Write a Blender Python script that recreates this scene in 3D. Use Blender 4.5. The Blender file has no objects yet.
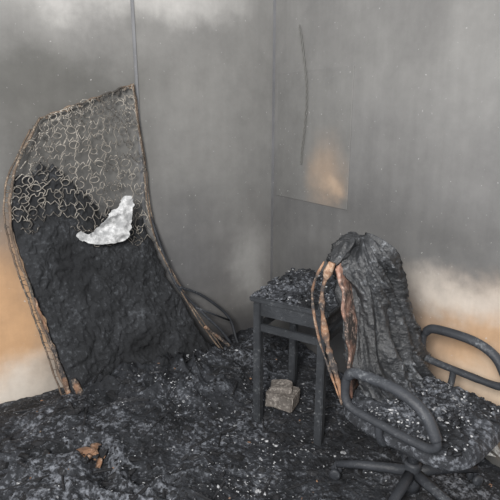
import bpy, bmesh, math, random
from mathutils import Vector as V, noise, Matrix
random.seed(7)
scene=bpy.context.scene
scene.view_settings.view_transform='Standard'
K=V((.15,3.3,0)); L=V((-.835,-.551,0)).normalized(); R=V((.551,-.835,0)).normalized(); Z=V((0,0,1))
def LW(s,d,z): return K+L*s+R*d+Z*z      # left wall: s along wall, d out into room
def RW(s,d,z): return K+R*s+L*d+Z*z      # right wall
def nz(p,sc=1.0,o=4): return noise.fractal(V(p)*sc,1.0,2.0,o)

# ------------------------------------------------------------ materials
class N:
    def __init__(s,name):
        s.m=bpy.data.materials.new(name); s.m.use_nodes=True; s.t=s.m.node_tree; s.b=s.t.nodes['Principled BSDF']
    def new(s,ty,**k):
        n=s.t.nodes.new(ty)
        for a,b in k.items(): setattr(n,a,b)
        return n
    def link(s,a,b): s.t.links.new(a,b)
    def noise(s,vec,scale,detail=6,rough=.6):
        n=s.new('ShaderNodeTexNoise'); n.inputs['Scale'].default_value=scale; n.inputs['Detail'].default_value=detail; n.inputs['Roughness'].default_value=rough
        s.link(vec,n.inputs['Vector']); return n.outputs['Fac']
    def ramp(s,fac,stops):
        r=s.new('ShaderNodeValToRGB'); e=r.color_ramp.elements
        while len(e)<len(stops): e.new(.5)
        for i,(p,c) in enumerate(stops):
            e[i].position=p; e[i].color=(*c,1) if len(c)==3 else c
        s.link(fac,r.inputs['Fac']); return r.outputs['Color']
    def mix(s,fac,a,b,bt='MIX'):
        n=s.new('ShaderNodeMix',data_type='RGBA',blend_type=bt)
        for v,i in ((fac,0),(a,6),(b,7)):
            if isinstance(v,(int,float)): n.inputs[i].default_value=v
            elif isinstance(v,tuple): n.inputs[i].default_value=(*v,1)
            else: s.link(v,n.inputs[i])
        return n.outputs[2]
    def math(s,op,a,b=0,clamp=False):
        n=s.new('ShaderNodeMath',operation=op,use_clamp=clamp)
        for v,i in ((a,0),(b,1)):
            if isinstance(v,(int,float)): n.inputs[i].default_value=v
            else: s.link(v,n.inputs[i])
        return n.outputs[0]
    def bump(s,h,strength=.5,dist=.01):
        n=s.new('ShaderNodeBump'); n.inputs['Strength'].default_value=strength; n.inputs['Distance'].default_value=dist
        s.link(h,n.inputs['Height']); s.link(n.outputs[0],s.b.inputs['Normal'])
    def obj(s): return s.new('ShaderNodeTexCoord').outputs['Object']

def char_mat(name,base,ash,ash_lo=.62,ash_hi=.7,rough=.75,scale=22,bs=.6,tint=None,tl=.6,spec=.3,low=.5,gw=.2):
    n=N(name); c=n.obj()
    a=n.noise(c,scale*.35,5); b=n.noise(c,scale*3.2,4,.7); g=n.noise(c,scale*.12,3)
    if max(base)<.1: base=tuple(x*.62 for x in base)
    dark=tuple(x*low for x in base)
    col=n.mix(n.ramp(a,[(.35,(0,0,0)),(.65,(1,1,1))]),dark,base)
    if tint:
        t=n.noise(c,scale*.22,4); col=n.mix(n.ramp(t,[(tl,(0,0,0)),(tl+.08,(1,1,1))]),col,tint)
    comb=n.math('ADD',n.math('ADD',n.math('MULTIPLY',b,.6),n.math('MULTIPLY',a,.25)),n.math('MULTIPLY',g,gw))
    m=n.ramp(comb,[(ash_lo,(0,0,0)),(ash_hi,(1,1,1))])
    col=n.mix(m,col,ash); n.link(col,n.b.inputs['Base Color'])
    n.b.inputs['Roughness'].default_value=rough; n.b.inputs['Specular IOR Level'].default_value=spec
    n.bump(n.math('ADD',a,b),bs,.012); return n.m
M_char=char_mat('charred_fabric',(.045,.047,.053),(.24,.25,.27),.58,.74,low=.4)
M_floor=char_mat('soot_debris',(.058,.064,.076),(.27,.29,.33),.62,.80,scale=15,bs=1.,low=.28,gw=.36)
M_mat=char_mat('charred_mattress_wadding',(.056,.060,.067),(.12,.13,.145),.55,.73,scale=15,bs=1.,rough=.95,low=.5)
M_coat=char_mat('charred_coat_cloth',(.058,.063,.071),(.28,.30,.33),.56,.72,scale=14,rough=.5,spec=.75,bs=.9)
M_plast=char_mat('scorched_plastic',(.075,.082,.096),(.2,.215,.23),.58,.75,rough=.5,scale=25,bs=.25,low=.65)
M_wood=char_mat('burnt_painted_wood',(.068,.075,.086),(.17,.18,.19),.58,.76,rough=.6,scale=18,bs=.35,low=.6)
M_rust=char_mat('rusty_scorched_steel',(.20,.15,.115),(.46,.37,.28),.55,.68,rough=.8,scale=30,tint=(.07,.065,.06),tl=.50)
M_wire=char_mat('oxidised_spring_wire',(.34,.315,.28),(.58,.54,.48),.52,.64,rough=.7,scale=30,tint=(.08,.074,.068),tl=.50,bs=.2)
M_brown=char_mat('scorched_plywood',(.36,.20,.15),(.50,.37,.31),.54,.66,rough=.7,scale=18,tint=(.05,.043,.04),tl=.52,bs=.5)
M_tan=char_mat('heat_scorched_tan_metal',(.32,.18,.11),(.50,.38,.29),.54,.7,rough=.7,scale=20,tint=(.05,.046,.046),tl=.47)
M_ash=char_mat('pale_ash',(.28,.29,.31),(.55,.56,.58),.5,.6,rough=.9,scale=20)
M_plaster=char_mat('fallen_plaster',(.5,.49,.47),(.7,.7,.68),.5,.6,rough=.9,scale=20)
M_brick=char_mat('sooty_brick',(.20,.18,.165),(.40,.37,.34),.52,.64,rough=.9,scale=18,tint=(.07,.065,.065),tl=.53)
M_white=char_mat('sooty_white_foil',(.42,.43,.44),(.62,.63,.64),.48,.6,rough=.7,scale=9,tint=(.30,.31,.32),tl=.5,bs=.4)

def wall_mat(name,grad,blobs,streak=.25):
    n=N(name); c=n.obj()
    sep=n.new('ShaderNodeSeparateXYZ'); n.link(c,sep.inputs[0])
    nf=n.noise(c,2.2,5,.55)
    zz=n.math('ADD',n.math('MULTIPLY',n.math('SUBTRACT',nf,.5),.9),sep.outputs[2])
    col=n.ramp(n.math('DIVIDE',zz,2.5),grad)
    dn=n.new('ShaderNodeTexNoise'); dn.inputs['Scale'].default_value=3.0; dn.inputs['Detail'].default_value=8; dn.inputs['Roughness'].default_value=.6; n.link(c,dn.inputs['Vector'])
    off=n.new('ShaderNodeVectorMath',operation='MULTIPLY_ADD'); n.link(dn.outputs['Color'],off.inputs[0]); off.inputs[1].default_value=(.36,0,.36); n.link(c,off.inputs[2])
    for x,z,rx,rz,bc,st,soft in blobs:
        s=n.new('ShaderNodeVectorMath',operation='SUBTRACT'); n.link(off.outputs[0],s.inputs[0]); s.inputs[1].default_value=(x+.18,0,z+.18)
        m=n.new('ShaderNodeVectorMath',operation='MULTIPLY'); n.link(s.outputs[0],m.inputs[0]); m.inputs[1].default_value=(1/rx,0,1/rz)
        l=n.new('ShaderNodeVectorMath',operation='LENGTH'); n.link(m.outputs[0],l.inputs[0])
        mr=n.new('ShaderNodeMapRange',interpolation_type='SMOOTHSTEP'); n.link(l.outputs['Value'],mr.inputs[0])
        mr.inputs[1].default_value=1+soft; mr.inputs[2].default_value=1-soft; mr.inputs[3].default_value=0; mr.inputs[4].default_value=st
        col=n.mix(mr.outputs[0],col,bc)
    sc=n.new('ShaderNodeVectorMath',operation='MULTIPLY'); n.link(c,sc.inputs[0]); sc.inputs[1].default_value=(10,1,.9)
    st=n.noise(sc.outputs[0],1.6,5,.6)
    col=n.mix(streak,col,n.ramp(st,[(.3,(.6,.6,.6)),(.7,(1,1,1))]),'MULTIPLY')
    big=n.noise(c,1.6,7,.62); col=n.mix(.6,col,n.ramp(big,[(.34,(.58,.58,.59)),(.62,(1,1,1))]),'MULTIPLY')
    sp=n.noise(c,60,2,.5); col=n.mix(n.ramp(sp,[(.70,(0,0,0)),(.76,(.5,.5,.5))]),col,(.6,.6,.6))
    sp2=n.noise(c,9,6,.7); col=n.mix(.3,col,n.ramp(sp2,[(.3,(.6,.6,.6)),(.62,(1,1,1))]),'MULTIPLY')
    n.link(col,n.b.inputs['Base Color']); n.b.inputs['Roughness'].default_value=.75; n.b.inputs['Specular IOR Level'].default_value=.25
    n.bump(n.noise(c,90,3),.12,.004); return n.m
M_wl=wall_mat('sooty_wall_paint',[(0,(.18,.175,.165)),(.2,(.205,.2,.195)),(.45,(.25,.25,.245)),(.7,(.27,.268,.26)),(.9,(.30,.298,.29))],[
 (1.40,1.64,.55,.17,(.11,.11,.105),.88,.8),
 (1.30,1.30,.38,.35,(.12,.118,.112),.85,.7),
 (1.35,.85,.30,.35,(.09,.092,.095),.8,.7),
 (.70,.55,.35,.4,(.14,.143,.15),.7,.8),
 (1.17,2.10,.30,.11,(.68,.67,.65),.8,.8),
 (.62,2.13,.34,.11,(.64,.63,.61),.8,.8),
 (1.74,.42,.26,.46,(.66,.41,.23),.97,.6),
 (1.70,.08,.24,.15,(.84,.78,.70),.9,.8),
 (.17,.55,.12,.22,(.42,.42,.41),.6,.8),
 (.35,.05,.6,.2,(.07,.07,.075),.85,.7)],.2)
M_wr=wall_mat('sooty_wall_paint_b',[(0,(.14,.14,.135)),(.2,(.19,.19,.185)),(.45,(.235,.235,.235)),(.7,(.268,.267,.262)),(.9,(.295,.293,.286))],[
 (1.75,.48,.52,.27,(.68,.45,.28),.97,.6),
 (1.45,.71,.42,.085,(.80,.72,.64),.92,.9),
 (1.62,.36,.2,.09,(.78,.66,.53),.7,.8),
 (.25,.75,.25,.45,(.18,.18,.18),.7,.7),
 (.9,.95,.6,.22,(.17,.17,.17),.65,.9),
 (.7,.30,.55,.35,(.075,.075,.08),.88,.7)],.25)
M_trim=wall_mat('sooty_trim_paint',[(0,(.12,.12,.12)),(.5,(.22,.225,.235)),(.9,(.28,.285,.3))],[],.1)
M_cord=wall_mat('sooty_cord_jacket',[(0,(.17,.17,.16)),(.7,(.2,.2,.19)),(.9,(.24,.24,.23))],[],.1)

# ------------------------------------------------------------ mesh helpers
def obj(name,bm,mats,parent=None,smooth=True,loc=None):
    me=bpy.data.meshes.new(name); bm.normal_update(); bm.to_mesh(me); bm.free()
    for m in (mats if isinstance(mats,list) else [mats]): me.materials.append(m)
    if smooth:
        for p in me.polygons: p.use_smooth=True
    o=bpy.data.objects.new(name,me); bpy.context.collection.objects.link(o)
    if parent: o.parent=parent
    return o
def empty(name):
    e=bpy.data.objects.new(name,None); e.empty_display_size=.1; bpy.context.collection.objects.link(e); return e
def spline(pts,n=8,closed=False):
    pts=[V(p) for p in pts]; out=[]; m=len(pts)
    rng=range(m if closed else m-1)
    for i in rng:
        if closed: a,b,c,d=pts[i-1],pts[i],pts[(i+1)%m],pts[(i+2)%m]
        else: a,b,c,d=pts[max(i-1,0)],pts[i],pts[i+1],pts[min(i+2,m-1)]
        for j in range(n):
            t=j/n; out.append(.5*((2*b)+(c-a)*t+(2*a-5*b+4*c-d)*t*t+(3*b-a-3*c+d)*t**3))
    if not closed: out.append(pts[-1])
    return out
def tube(bm,pts,r,seg=8,closed=False,flat=1.0,mi=0,up=None,jit=0):
    pts=[V(p) for p in pts]; m=len(pts); rings=[]
    T0=(pts[1]-pts[0]).normalized(); nrm=up if up else (T0.cross(Z) if abs(T0.z)<.9 else T0.cross(V((1,0,0))))
    nrm=nrm.normalized()
    for i,p in enumerate(pts):
        if closed: T=pts[(i+1)%m]-pts[i-1]
        else: T=pts[min(i+1,m-1)]-pts[max(i-1,0)]
        T.normalize(); nrm=(nrm-T*nrm.dot(T)).normalized(); b=T.cross(nrm)
        rr=r(i/(m-1)) if callable(r) else r
        if jit: rr*=1+jit*noise.noise(p*25)
        rings.append([bm.verts.new(p+nrm*math.cos(2*math.pi*k/seg)*rr*flat+b*math.sin(2*math.pi*k/seg)*rr) for k in range(seg)])
    for i in range(m if closed else m-1):
        A,B=rings[i],rings[(i+1)%m]
        for k in range(seg):
            f=bm.faces.new((A[k],A[(k+1)%seg],B[(k+1)%seg],B[k])); f.material_index=mi
    if not closed:
        f=bm.faces.new(rings[0][::-1]); f.material_index=mi; f=bm.faces.new(rings[-1]); f.material_index=mi
def box(bm,c,ax,ay,az,sx,sy,sz,bev=.004,mi=0,seg=2):
    r=bmesh.ops.create_cube(bm,size=1); vs=r['verts']
    for v in vs: v.co=V(c)+ax*v.co.x*sx+ay*v.co.y*sy+az*v.co.z*sz
    fs=list({f for v in vs for f in v.link_faces}); es=list({e for v in vs for e in v.link_edges})
    for f in fs: f.material_index=mi
    if bev: bmesh.ops.bevel(bm,geom=es,offset=bev,segments=seg,affect='EDGES',material=-1)
_t=bmesh.new(); bmesh.ops.create_icosphere(_t,subdivisions=1,radius=1); _t.verts.index_update()
ICO_V=[v.co.copy() for v in _t.verts]; ICO_F=[[v.index for v in q.verts] for q in _t.faces]; _t.free()
def chunk(bm,p,r,mi,sq=.6):
    q=V((random.uniform(-9,9),)*3); rot=Matrix.Rotation(random.uniform(0,6.28),3,'Z')@Matrix.Rotation(random.uniform(-.5,.5),3,'X')
    e=random.uniform(.5,1.7); vs=[]
    for co in ICO_V:
        k=1+.9*noise.noise(co*1.3+q); vs.append(bm.verts.new(p+r*(rot@V((co.x*k*e,co.y*k/e**.5,co.z*k*sq)))))
    for t in ICO_F:
        g=bm.faces.new([vs[i] for i in t]); g.material_index=mi
def sheet(bm,rows,mi=0,closeu=False):
    for i in range(len(rows)-1):
        A,B=rows[i],rows[i+1]; n=len(A)
        for j in range(n if closeu else n-1):
            f=bm.faces.new((A[j],A[(j+1)%n],B[(j+1)%n],B[j])); f.material_index=mi
def sstep(a,b,x):
    t=min(max((x-a)/(b-a),0),1); return t*t*(3-2*t)

# ------------------------------------------------------------ room shell
def wall(name,ang,y0,y1,mat,x0=-.12,x1=3.4):
    bm=bmesh.new(); box(bm,V(((x0+x1)/2,(y0+y1)/2,1.3)),V((1,0,0)),V((0,1,0)),Z,x1-x0,abs(y1-y0),2.6,0)
    o=obj(name,bm,mat,smooth=False); o.location=K; o.rotation_euler=(0,0,ang); return o
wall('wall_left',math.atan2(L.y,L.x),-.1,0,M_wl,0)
wall('wall_right',math.atan2(R.y,R.x),0,.1,M_wr,0)
bm=bmesh.new(); box(bm,K+L*1.6+R*1.6-Z*.03,L,R,Z,3.8,3.8,.06,0); obj('floor',bm,M_floor,smooth=False)
def on_left(name,s,z0,z1,w,d,mat=M_trim):
    bm=bmesh.new(); box(bm,LW(s,d/2-.001,(z0+z1)/2),L,R,Z,w,d,z1-z0,.002); return obj(name,bm,mat,smooth=False)
on_left('trim_1',.907,.0,2.6,.012,.010)
bm=bmesh.new(); box(bm,K+L*.005+R*.005+Z*1.3,L,R,Z,.009,.009,2.6,.002); obj('trim_2',bm,M_trim,smooth=False)

# ------------------------------------------------------------ flush board on right wall
M_pan=wall_mat('sooty_wall_board',[(0,(.20,.20,.20)),(.42,(.225,.225,.22)),(.7,(.25,.25,.245)),(1,(.27,.27,.265))],[(.52,1.16,.13,.18,(.44,.34,.26),.8,.9),(.56,1.08,.07,.06,(.60,.45,.33),.7,.9)],.2)
bm=bmesh.new()
box(bm,V((.375,-.0025,1.375)),V((1,0,0)),V((0,1,0)),Z,.65,.005,.75,.0015,seg=1)
o=obj('wall_board',bm,M_pan,smooth=False); o.location=K; o.rotation_euler=(0,0,math.atan2(R.y,R.x))

# hanging flex cord
bm=bmesh.new()
c=spline([RW(.255,.012,2.0),RW(.30,.02,1.87),RW(.335,.016,1.70),RW(.342,.014,1.58),RW(.335,.02,1.42),RW(.312,.014,1.3),RW(.305,.012,1.22)],24)
for ph in (0,math.pi):
    tube(bm,[p+R*.0045*math.cos(i*.45+ph)+L*.0045*math.sin(i*.45+ph) for i,p in enumerate(c)],.003,6)
obj('hanging_cord',bm,M_cord)

# ------------------------------------------------------------ burnt mattress with exposed springs
mat_e=empty('burnt_mattress')
rl=[(1.42,.04,1.49),(1.575,.11,1.23),(1.62,.16,1.0),(1.575,.2,.69),(1.526,.27,.42),(1.456,.33,.03)]
rr=[(.95,.04,1.66),(.917,.04,1.32),(.89,.06,.905),(.80,.11,.606),(.66,.2,.30),(.49,.31,.0)]
SL=spline(rl,20); SR=spline(rr,20)
def MP(a,t):
    x=min(max(t,0),1)*(len(SL)-1); i=min(int(x),len(SL)-2); f=x-i
    l=SL[i].lerp(SL[i+1],f); r=SR[i].lerp(SR[i+1],f); p=l.lerp(r,a)
    return p
def MW(a,t,o=0,z=0):
    p=MP(a,t); return LW(p.x,max(p.y+o,.006),p.z+z)
bm=bmesh.new(); na,nt=130,150; F=[];B=[]
for j in range(nt+1):
    fr=[];bk=[]
    for i in range(na+1):
        a=i/na; t0=.20+.18*sstep(.25,.75,a)+.05*noise.noise(V((a*6,3,1)))+.035*noise.noise(V((a*22,3,1)))+.02*noise.noise(V((a*50,1,1)))
        u=j/nt; t=t0+(1.0-t0)*u
        edge=min(1,min(a,1-a)/.07); edge=math.sqrt(max(edge,0)); te=math.sqrt(min(1,u/.08))
        p=MP(.015+.95*a,t)
        w2=noise.noise(V((p.x*4,p.z*4,9)))*.6
        bump=.055*noise.noise(V((p.x*3.2+p.z*1.5,p.z*2.4,0)))+.022*noise.noise(V((p.x*9+w2*2,p.z*6,4)))+.014*(1-2*abs(noise.noise(V((p.x*11+p.z*6+w2*3,p.z*5+w2,2)))))+.016*noise.noise(V((p.x*30+w2*4,p.z*22,5)))+.014*noise.noise(V((p.x*70,p.z*55,1)))
        bump*=.45+.65*u
        d=p.y-.015+bump*edge*te+.03*u*edge
        th=(.03+.07*u)*edge*te+.004
        z=p.z+.02*noise.noise(V((a*8,t*8,7)))
        sx=p.x+(.02*noise.noise(V((t*9,a*3,2)))+.014*noise.noise(V((t*34,a*8,2))))
        fr.append(bm.verts.new(LW(sx,max(d,.014),z))); bk.append(bm.verts.new(LW(sx,max(d-th,.006),z)))
    F.append(fr);B.append(bk)
sheet(bm,F); sheet(bm,[r[::-1] for r in B])
for i in range(na): bm.faces.new((F[0][i+1],F[0][i],B[0][i],B[0][i+1])); bm.faces.new((F[-1][i],F[-1][i+1],B[-1][i+1],B[-1][i]))
for j in range(nt): bm.faces.new((F[j][0],F[j+1][0],B[j+1][0],B[j][0])); bm.faces.new((F[j+1][-1],F[j][-1],B[j][-1],B[j+1][-1]))
obj('charred_wadding',bm,M_mat,mat_e)
# spring net: open zig-zag rows, slanting runs and half-open coils
bm=bmesh.new(); nc,nr=9,15; tmax=.60
def warp(a,t): return a+.022*noise.noise(V((a*5,t*7,1)))+.008*noise.noise(V((a*17,t*23,1))), t+.014*noise.noise(V((a*5,t*7,5)))+.006*noise.noise(V((a*19,t*23,5)))
def lim(a): return .34+.10*noise.noise(V((a*5,2,3)))+.14*a
for j in range(nr):
    for i in range(nc):
        a=(i+.5+(.25 if j%2 else -.25)+random.uniform(-.08,.08))/nc*.96+.02; t=(j+.5+random.uniform(-.1,.1))/nr*tmax
        if t>lim(a)+random.uniform(-.04,.04) or random.random()<.12: continue
        ph=random.uniform(0,6.28); pts=[]; sq=random.uniform(.6,.9); an=random.uniform(-.4,.4); R0=random.uniform(.020,.028); turns=random.choice((.75,1.0,1.0)); tl=random.uniform(.01,.03)
        n_=int(14*turns)+4
        for k in range(n_):
            q=k/(n_-1)*2*math.pi*turns+ph; rad=R0*(1-.2*k/n_)
            x=rad*math.cos(q); y=rad*sq*math.sin(q); x,y=x*math.cos(an)-y*math.sin(an),x*math.sin(an)+y*math.cos(an)
            m=MP(*warp(a,t)); pts.append(LW(m.x+x,max(m.y+.004+tl*(k/n_)+.3*y,.01),m.z+y))
        tube(bm,pts,.0021,4)
for j in range(nr+1):
    pts=[]; t=(j+.1)/nr*tmax
    for k in range(nc*8+1):
        a=k/(nc*8)
        if t>lim(a)+.03: 
            if len(pts)>4: tube(bm,pts,.0021,4)
            pts=[]; continue
        z_=.008*math.sin(k*1.57+j)+.004*math.sin(k*.9)
        aa,tt=warp(a+.004*math.sin(k*3.1),max(0,t+z_)); pts.append(MW(aa,tt,.012+.008*math.cos(k*1.57)))
    if len(pts)>4: tube(bm,pts,.0021,4)
for i in range(nc+1):
    pts=[]
    for k in range(60):
        t=k/59*(lim(i/nc)+.02); a=i/nc+.012*math.sin(k*1.3+i)+.02*noise.noise(V((k*.2,i,0))); aa,tt=warp(min(max(a,0),1),t); pts.append(MW(aa,tt,.014))
    tube(bm,pts,.0017,4)
obj('spring_net',bm,M_wire,mat_e)
bm=bmesh.new()
def run(a,t0,t1,o,n=70,w=.012): return [MW(a+w*noise.noise(V((k*.13,a,o*30)))+.006*noise.noise(V((k*.5,a,o*30))),t0+(t1-t0)*k/n,o) for k in range(n+1)]
tube(bm,run(0,0,.995,.014),.0068,8,flat=1.0,jit=.3)
tube(bm,run(-.03,.05,.995,-.012),.0045,6,jit=.2)
tube(bm,run(1,0,.97,.014),.0045,8,jit=.2); tube(bm,run(1.025,.0,.9,-.0),.003,6)
top=[MW(a/40,0.0,.012,.014*noise.noise(V((a*.3,1,1)))) for a in range(41)]; tube(bm,top,.0045,6)
for k in range(48):
    t=.03+k/48*.95+random.uniform(-.008,.008); tube(bm,[MW(-.03,t,-.012),MW(0,t+random.uniform(-.01,.015),.014)],.0018,4)
    if k%3==0: tube(bm,[MW(1.025,t*.9,0),MW(1,t*.9+.01,.014)],.0015,4)
obj('border_frame',bm,M_rust,mat_e)
bm=bmesh.new()
tube(bm,[MW(.008+.008*noise.noise(V((k*.4,0,0))),t,.022) for k,t in enumerate([.62+.37*k/34 for k in range(35)])],lambda x:.005+.009*x,8,flat=.6,jit=.9)
tube(bm,[MW(.05+.03*k/10,.88+.12*k/10,.05+.01*noise.noise(V((k*.5,1,1)))) for k in range(11)],lambda x:.012+.014*x,8,jit=.9)
obj('side_rail',bm,M_tan,mat_e)
bm=bmesh.new(); F=[]
for j in range(3):
    F.append([bm.verts.new(MW(i/60,.0+.016*j*max(0,.4+1.6*noise.noise(V((i*.25,2,2)))),.006+.010*noise.noise(V((i*.5,j*.8,0))))) for i in range(61)])
sheet(bm,F); obj('scorched_ticking',bm,M_rust,mat_e)
bm=bmesh.new()
tube(bm,spline([LW(.885,.05,.95),LW(.83,.09,.72),LW(.77,.14,.53),LW(.62,.17,.34),LW(.50,.2,.19),LW(.42,.25,.02)],10),.009,8)
tube(bm,[LW(.68,.17,.40),LW(.43,.14,.25)],.006,6)
tube(bm,spline([LW(.77,.15,.54),LW(.60,.12,.44),LW(.43,.13,.27),LW(.40,.18,.12),LW(.38,.24,.02)],8),.009,6)
tube(bm,spline([LW(.66,.24,.30),LW(.56,.27,.20),LW(.49,.29,.12),LW(.43,.31,.03)],10),.009,8,mi=1,jit=.5)
obj('frame_leg',bm,[M_plast,M_tan],mat_e)

# white crumpled scrap caught on the mattress
bm=bmesh.new()
out=[(1.335,.93),(1.31,.90),(1.24,.875),(1.17,.87),(1.09,.875),(1.06,.93),(1.05,1.0),(1.035,1.07),(1.05,1.105),(1.09,1.09),(1.11,1.05),(1.155,1.03),(1.19,.985),(1.22,.955),(1.28,.93),(1.31,.95)]
dd=lambda s,z:.19+.022*(1-2*abs(noise.noise(V((s*10+z*6,z*10,0)))))+.012*noise.noise(V((s*30,z*30,5)))
poly=spline([V((a,b,0)) for a,b in out],5,True)
poly=[V((p.x+.010*noise.noise(V((i*.9,0,0))),p.y+.010*noise.noise(V((i*.9,4,0))),0)) for i,p in enumerate(poly)]
bv=[bm.verts.new(p) for p in poly]; bm.faces.new(bv)
bmesh.ops.triangulate(bm,faces=bm.faces[:])
for _ in range(4): bmesh.ops.subdivide_edges(bm,edges=[e for e in bm.edges if e.calc_length()>.012],cuts=1); bmesh.ops.triangulate(bm,faces=bm.faces[:])
for v in bm.verts:
    s,z=v.co.x,v.co.y; v.co=LW(s,dd(s,z),z)
o=obj('crumpled_foil_scrap',bm,M_white,smooth=False); m=o.modifiers.new('s','SOLIDIFY'); m.thickness=.004

# ------------------------------------------------------------ debris
deb=empty('floor_debris')
def H(s,r):
    w1=noise.noise(V((s*2,r*2,4)))
    h=.020+.03*max(0,nz((s*2.2,r*2.2,1),1))+.012*abs(nz((s*7,r*7,3),1))+.007*nz((s*24,r*24,6),1,3)
    h+=.16*math.exp(-((s-1.0)/.62)**2-((r-.38)/.24)**2)*(1+.5*nz((s*5,r*5,8),1)+.3*(1-2*abs(noise.noise(V((s*7+w1*3,r*7,7))))))
    h+=.06*math.exp(-((s-2.0)/.5)**2-((r-.5)/.4)**2)*(1+.8*nz((s*5,r*5,2),1))
    h+=.08*math.exp(-((s-.2)/.25)**2-((r-.15)/.3)**2)
    m=math.exp(-((s-1.55)/.5)**4-((r-1.05)/.55)**4)
    h+=m*(.045+.055*(1-2*abs(noise.noise(V((s*3+w1*2,r*5+w1,2)))))+.018*(1-2*abs(noise.noise(V((s*10+w1*4,r*8,7))))))
    return max(h,.006)
bm=bmesh.new(); n=400; rows=[]
for j in range(n+1):
    rows.append([])
    for i in range(n+1):
        s=.012+2.5*i/n; r=.012+2.5*j/n; rows[-1].append(bm.verts.new(K+L*s+R*r+Z*H(s,r)))
sheet(bm,rows)
obj('ash_heap',bm,M_floor,deb)
bm=bmesh.new()
for k in range(13000):
    s=random.uniform(.06,2.2); r=random.uniform(.06,2.2); big=random.random()
    cl=nz((s*3.5,r*3.5,11),1)
    ashp=math.exp(-((s-.85)/.5)**2-((r-1.1)/.6)**2)+.4*math.exp(-((s-.9)/.4)**2-((r-.5)/.2)**2)
    if random.random()<(.05+.55*min(1,ashp))*min(1,max(0,.5+1.6*cl)): mi=1; rad=random.uniform(.0015,.005) if big<.96 else random.uniform(.006,.013)
    else:
        if big<.35: continue
        mi=0; rad=random.uniform(.003,.009) if big<.97 else random.uniform(.012,.028)
    if mi==0 and random.random()>.993: mi=2
    chunk(bm,K+L*s+R*r+Z*(H(s,r)+rad*.05),rad,mi,.45)
for k in range(80):
    s=random.uniform(.3,2.0); r=random.uniform(.3,1.7); a=random.uniform(0,3.14); l=random.uniform(.03,.10)
    p=K+L*s+R*r+Z*(H(s,r)+.004); d=V((math.cos(a),math.sin(a),random.uniform(-.1,.2)))
    tube(bm,[p-d*l,p,p+d*l],random.uniform(.003,.007),5)
for k in range(26): chunk(bm,V((-.66+random.uniform(-.05,.05),1.80+random.uniform(-.06,.06),.10+random.uniform(0,.05))),random.uniform(.010,.028),2 if k%2 else 0)
obj('rubble_fragments',bm,[M_char,M_ash,M_tan],deb,smooth=False)

# ------------------------------------------------------------ stool
st=empty('wooden_stool'); A=V((.849,-.529,0)).normalized(); Bv=V((.529,.849,0)).normalized()
O=V((.04,2.2,0)); W,D=.33,.375; HT=.69
for i,(x,y) in enumerate([(0,0),(W,0),(0,D),(W,D)]):
    b2=bmesh.new(); box(b2,O+A*x+Bv*y+Z*(HT/2-.015),A,Bv,Z,.038,.038,HT-.03,.004); obj('leg_%d'%(i+1),b2,M_wood,st,False)
b2=bmesh.new(); box(b2,O+A*W/2+Bv*D/2+Z*(HT-.012),A,Bv,Z,W+.07,D+.06,.026,.006); obj('top',b2,M_wood,st,False)
b2=bmesh.new()
for (x,y,sx,sy) in [(W/2,0,W,.018),(W/2,D,W,.018),(0,D/2,.018,D),(W,D/2,.018,D)]:
    box(b2,O+A*x+Bv*y+Z*(HT-.06),A,Bv,Z,sx,sy,.07,.003)
for (x,y,sx,sy) in [(W/2,0,W,.02),(0,D/2,.02,D),(W,D/2,.02,D),(W/2,D,W,.02)]:
    box(b2,O+A*x+Bv*y+Z*(HT-.155),A,Bv,Z,sx,sy,.036,.003)
obj('apron_and_rails',b2,M_wood,st,False)
b2=bmesh.new()
rows=[]
for j in range(51):
    rows.append([])
    for i in range(51):
        x=-.03+(W+.06)*i/50; y=-.025+(D+.05)*j/50; e=min(i,50-i,j,50-j)/6; e=min(e,1)**.5
        rows[-1].append(b2.verts.new(O+A*x+Bv*y+Z*(HT+.0+e*(.012+.025*nz((x*14,y*14,1),1)+.012*nz((x*50,y*50,1),1)+.02*max(0,y/D)))))
sheet(b2,rows)
for k in range(420):
    x=random.uniform(-.02,W+.02); y=random.uniform(-.02,D+.02); mi=1 if random.random()<.4 else 0
    chunk(b2,O+A*x+Bv*y+Z*(HT+.016+.018*max(0,y/D)),random.uniform(.002,.006) if mi else random.uniform(.005,.018),mi)
obj('charred_remains',b2,[M_floor,M_ash],st,False)

# brick under stool
bm=bmesh.new(); ba=V((.9,-.43,0)).normalized(); bb=V((.43,.9,0)).normalized()
box(bm,V((.17,2.32,.085)),ba,bb,Z,.15,.12,.08,.006)
box(bm,V((.165,2.33,.14)),(ba+bb*.3).normalized(),(bb-ba*.3).normalized(),Z,.11,.09,.035,.005)
bmesh.ops.subdivide_edges(bm,edges=bm.edges[:],cuts=3,use_grid_fill=True)
for v in bm.verts: v.co+=V((1,1,1))*.006*noise.noise(v.co*22)
obj('charred_brick',bm,M_brick,smooth=False)

# ------------------------------------------------------------ office chair
ch=empty('office_chair'); c0=V((.64,1.68,0)); f=V((.68,-.73,0)).normalized(); w=V((.73,.68,0)).normalized()
def CP(x,y,z): return c0+f*x+w*y+Z*z
PH=61.6
bm=bmesh.new()
for k in range(5):
    a=math.radians(72*k+PH); d=f*math.cos(a)+w*math.sin(a)
    tube(bm,[c0+d*x+Z*z for x,z in [(.02,.145),(.10,.135),(.2,.12),(.30,.095)]],lambda q:.024-.009*q,8)
obj('star_base',bm,M_plast,ch)
bm=bmesh.new()
for k in range(5):
    a=math.radians(72*k+PH); d=f*math.cos(a)+w*math.sin(a); e=d.cross(Z)
    for sgn in (-1,1):
        q=c0+d*.30+Z*.055; tube(bm,[q+e*sgn*.008,q+e*sgn*.013,q+e*sgn*.024,q+e*sgn*.028],lambda x:.024 if .1<x<.9 else .018,14)
    tube(bm,[c0+d*.30+Z*.05,c0+d*.30+Z*.10],.008,8)
obj('casters',bm,M_plast,ch)
bm=bmesh.new()
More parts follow.
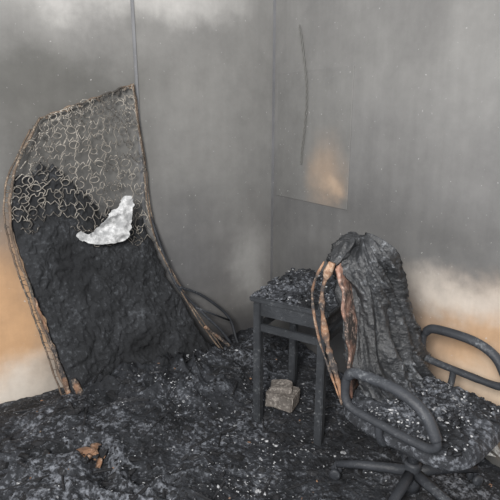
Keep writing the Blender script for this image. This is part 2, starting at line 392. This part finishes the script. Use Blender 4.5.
tube(bm,[CP(0,0,z) for z in (.07,.1,.18,.19)],lambda q:.036-.004*q,16); tube(bm,[CP(0,0,z) for z in (.17,.24,.36)],.022,14)
box(bm,CP(0,0,.365),f,w,Z,.2,.16,.03,.008)
obj('gas_column',bm,M_plast,ch)
bm=bmesh.new(); ns=72
def seatp(i,j,top):
    x=-1+2*i/ns; y=-1+2*j/ns
    m=max(abs(x),abs(y)); l=(abs(x)**4+abs(y)**4)**.25 if m>0 else 1
    sx,sy=x*(m/l if l else 1),y*(m/l if l else 1)
    k=math.sqrt(max(0,1-m**8))
    p=CP(.02+sx*.26,.01+sy*.25,0)
    if top:
        z=.405+.045*k+.03*k*nz((p.x*9,p.y*9,2),1)+.016*k*nz((p.x*30,p.y*30,2),1)-.01*(1-m)+.05*k*max(0,-.35-x)
    else: z=.40-.025*k
    return p+Z*z
Tt=[[bm.verts.new(seatp(i,j,1)) for i in range(ns+1)] for j in range(ns+1)]
Bb=[[bm.verts.new(seatp(i,j,0)) for i in range(ns+1)] for j in range(ns+1)]
sheet(bm,Tt); sheet(bm,[r[::-1] for r in Bb])
bd=[(0,i) for i in range(ns)]+[(j,ns) for j in range(ns)]+[(ns,ns-i) for i in range(ns)]+[(ns-j,0) for j in range(ns)]
for k in range(len(bd)):
    a,b=bd[k],bd[(k+1)%len(bd)]
    bm.faces.new((Tt[b[0]][b[1]],Tt[a[0]][a[1]],Bb[a[0]][a[1]],Bb[b[0]][b[1]]))
for k in range(700):
    x=random.uniform(-.2,.24); y=random.uniform(-.21,.22); mi=1 if random.random()<.55 else 0
    chunk(bm,CP(x,y,.448),random.uniform(.002,.007) if mi else random.uniform(.005,.013),mi)
obj('seat',bm,[M_floor,M_ash],ch)
for k,sg in enumerate((-1,1)):
    bm=bmesh.new()
    pr=[(-.135,.61),(-.10,.635),(.03,.64),(.11,.625),(.165,.59),(.205,.525),(.195,.495),(.15,.485),(.0,.488),(-.11,.495),(-.14,.52),(-.145,.57)]
    tube(bm,spline([CP(x,sg*.275,z) for x,z in pr],8,True),.015,10,closed=True,flat=1.1,up=w,jit=.1)
    tube(bm,spline([CP(x,sg*.275,z+.002) for x,z in pr[:6]],8),lambda q:.019,10,up=w,flat=1.1)
    tube(bm,spline([CP(.0,sg*.275,.49),CP(.0,sg*.265,.43),CP(.0,sg*.22,.385),CP(.0,sg*.08,.37)],6),.014,8)
    obj('armrest_%d'%(k+1),bm,M_plast,ch)
# back shell
bm=bmesh.new()
def back(y,z):
    zz=.46+.55*z; hw=.205-.03*abs(z-.5)*2; x=-.225-.10*z+.03*math.sin(z*3.0)+.045*y*y
    return x,y*hw+.02*noise.noise(V((z*7,y,0))),zz-(.06*abs(y)**3*sstep(.7,1,z))
F=[];B=[]
for j in range(41):
    F.append([bm.verts.new(CP(*back(-1+i/12,j/40))) for i in range(25)])
    B.append([bm.verts.new(CP(*back(-1+i/12,j/40))-f*.012) for i in range(25)])
sheet(bm,F); sheet(bm,[r[::-1] for r in B])
for i in range(24): bm.faces.new((F[0][i+1],F[0][i],B[0][i],B[0][i+1])); bm.faces.new((F[-1][i],F[-1][i+1],B[-1][i+1],B[-1][i]))
for j in range(40): bm.faces.new((F[j][0],F[j+1][0],B[j+1][0],B[j][0])); bm.faces.new((F[j+1][-1],F[j][-1],B[j][-1],B[j+1][-1]))
obj('back_shell',bm,M_brown,ch)
bm=bmesh.new()
tube(bm,spline([CP(.0,-.02,.37),CP(-.2,-.02,.38),CP(-.3,-.02,.46),CP(-.33,-.02,.7)],8),.014,8,flat=1)
for y,o,r_ in ((-.212,.0,.011),(-.222,-.03,.0045)):
    tube(bm,spline([CP(-.29+o,y+.02,.98),CP(-.315+o*1.3,y,.86),CP(-.28+o,y-.012,.7),CP(-.235+o*.6,y,.56),CP(-.20,y+.01,.44)],8),r_,8,flat=.6,jit=.9)
obj('back_strut',bm,M_tan,ch)
# coat draped over the back
bm=bmesh.new(); rings=[]; nz_=150; na_=170
for j in range(nz_+1):
    u=j/nz_; zz=.44+.615*u
    cap=math.sqrt(max(0,1-((u-.84)/.16)**2)) if u>.84 else 1
    ry=(.165+.03*math.sin(u*5+1)+.03*(1-u)**2)*(.12+.88*cap); rx=(.08+.03*u)*(.2+.8*cap)
    cy=.072-.075*u+.03*(1-u); cx=-.205-.10*u+.05*(1-u)**2
    ring=[]
    for i in range(na_):
        a=2*math.pi*i/na_; y=math.cos(a); x=math.sin(a)
        wq=noise.noise(V((y*1.5,x*1.5,u*2.2)))
        fold=1-2*abs(noise.noise(V((y*3.2+u*2.4+wq,x*1.0,u*1.0))))**.8
        fold2=1-2*abs(noise.noise(V((y*6+u*5+wq*2,x*2,u*1.5+4))))
        dr=.044*fold+.024*fold2+.009*nz((y*7,x*7,u*12),1)+.004*noise.noise(V((y*25,x*25,u*40)))-.026
        dr*=(.3+.7*cap)
        px=cx+x*(rx+dr); py=cy+y*(ry+dr*.8)
        top=(.03*noise.noise(V((y*3,x*2,3)))-.05*y*y*(1 if y<0 else 1.1))*u**3
        ring.append(bm.verts.new(CP(px,py,zz+top)))
    rings.append(ring)
sheet(bm,rings,closeu=True); bm.faces.new(rings[0][::-1]); bm.faces.new(rings[-1])
obj('draped_burnt_coat',bm,M_coat,ch)
bm=bmesh.new(); rings=[]
for j in range(25):
    u=j/24; ring=[]
    for i in range(28):
        a=2*math.pi*i/28; k=1+.5*noise.noise(V((math.cos(a)*2,math.sin(a)*2,u*4)))
        e=math.sin(math.pi*min(max(u,.03),.97))**.4
        ring.append(bm.verts.new(CP(-.305+.03*math.sin(a)*k*e,-.05-.13*u+.02*math.cos(a)*e,1.03-.02*u-.05*u*u+.030*math.cos(a)*k*e)))
    rings.append(ring)
sheet(bm,rings,closeu=True); bm.faces.new(rings[0][::-1]); bm.faces.new(rings[-1])
obj('coat_collar',bm,M_coat,ch)

# plaster near right wall
bm=bmesh.new()
for k in range(22): chunk(bm,V((1.03+random.uniform(-.06,.1),1.96+random.uniform(-.08,.04),.05+random.uniform(0,.05))),random.uniform(.012,.035),0)
obj('fallen_plaster',bm,M_plaster,deb,smooth=False)

# ------------------------------------------------------------ light, camera
wd=bpy.data.worlds.new('World'); scene.world=wd; wd.use_nodes=True
wd.node_tree.nodes['Background'].inputs[0].default_value=(.96,.97,1,1); wd.node_tree.nodes['Background'].inputs[1].default_value=.70
def area(name,loc,tgt,size,e,col):
    l=bpy.data.lights.new(name,'AREA'); l.size=size; l.energy=e; l.color=col
    o=bpy.data.objects.new(name,l); bpy.context.collection.objects.link(o); o.location=loc
    o.rotation_euler=(V(tgt)-V(loc)).to_track_quat('-Z','Y').to_euler()
area('front_fill',(-.5,-.7,2.1),(.1,2.6,.9),.7,140,(1,.97,.93))  # soft fill lamp added above and behind the camera; no window is modelled there
cd=bpy.data.cameras.new('camera'); cd.lens=36; cd.sensor_width=36; cd.clip_start=.02
cam=bpy.data.objects.new('camera',cd); bpy.context.collection.objects.link(cam); cam.location=(0,0,1.5); cam.rotation_euler=(math.radians(75),0,0)
scene.camera=cam
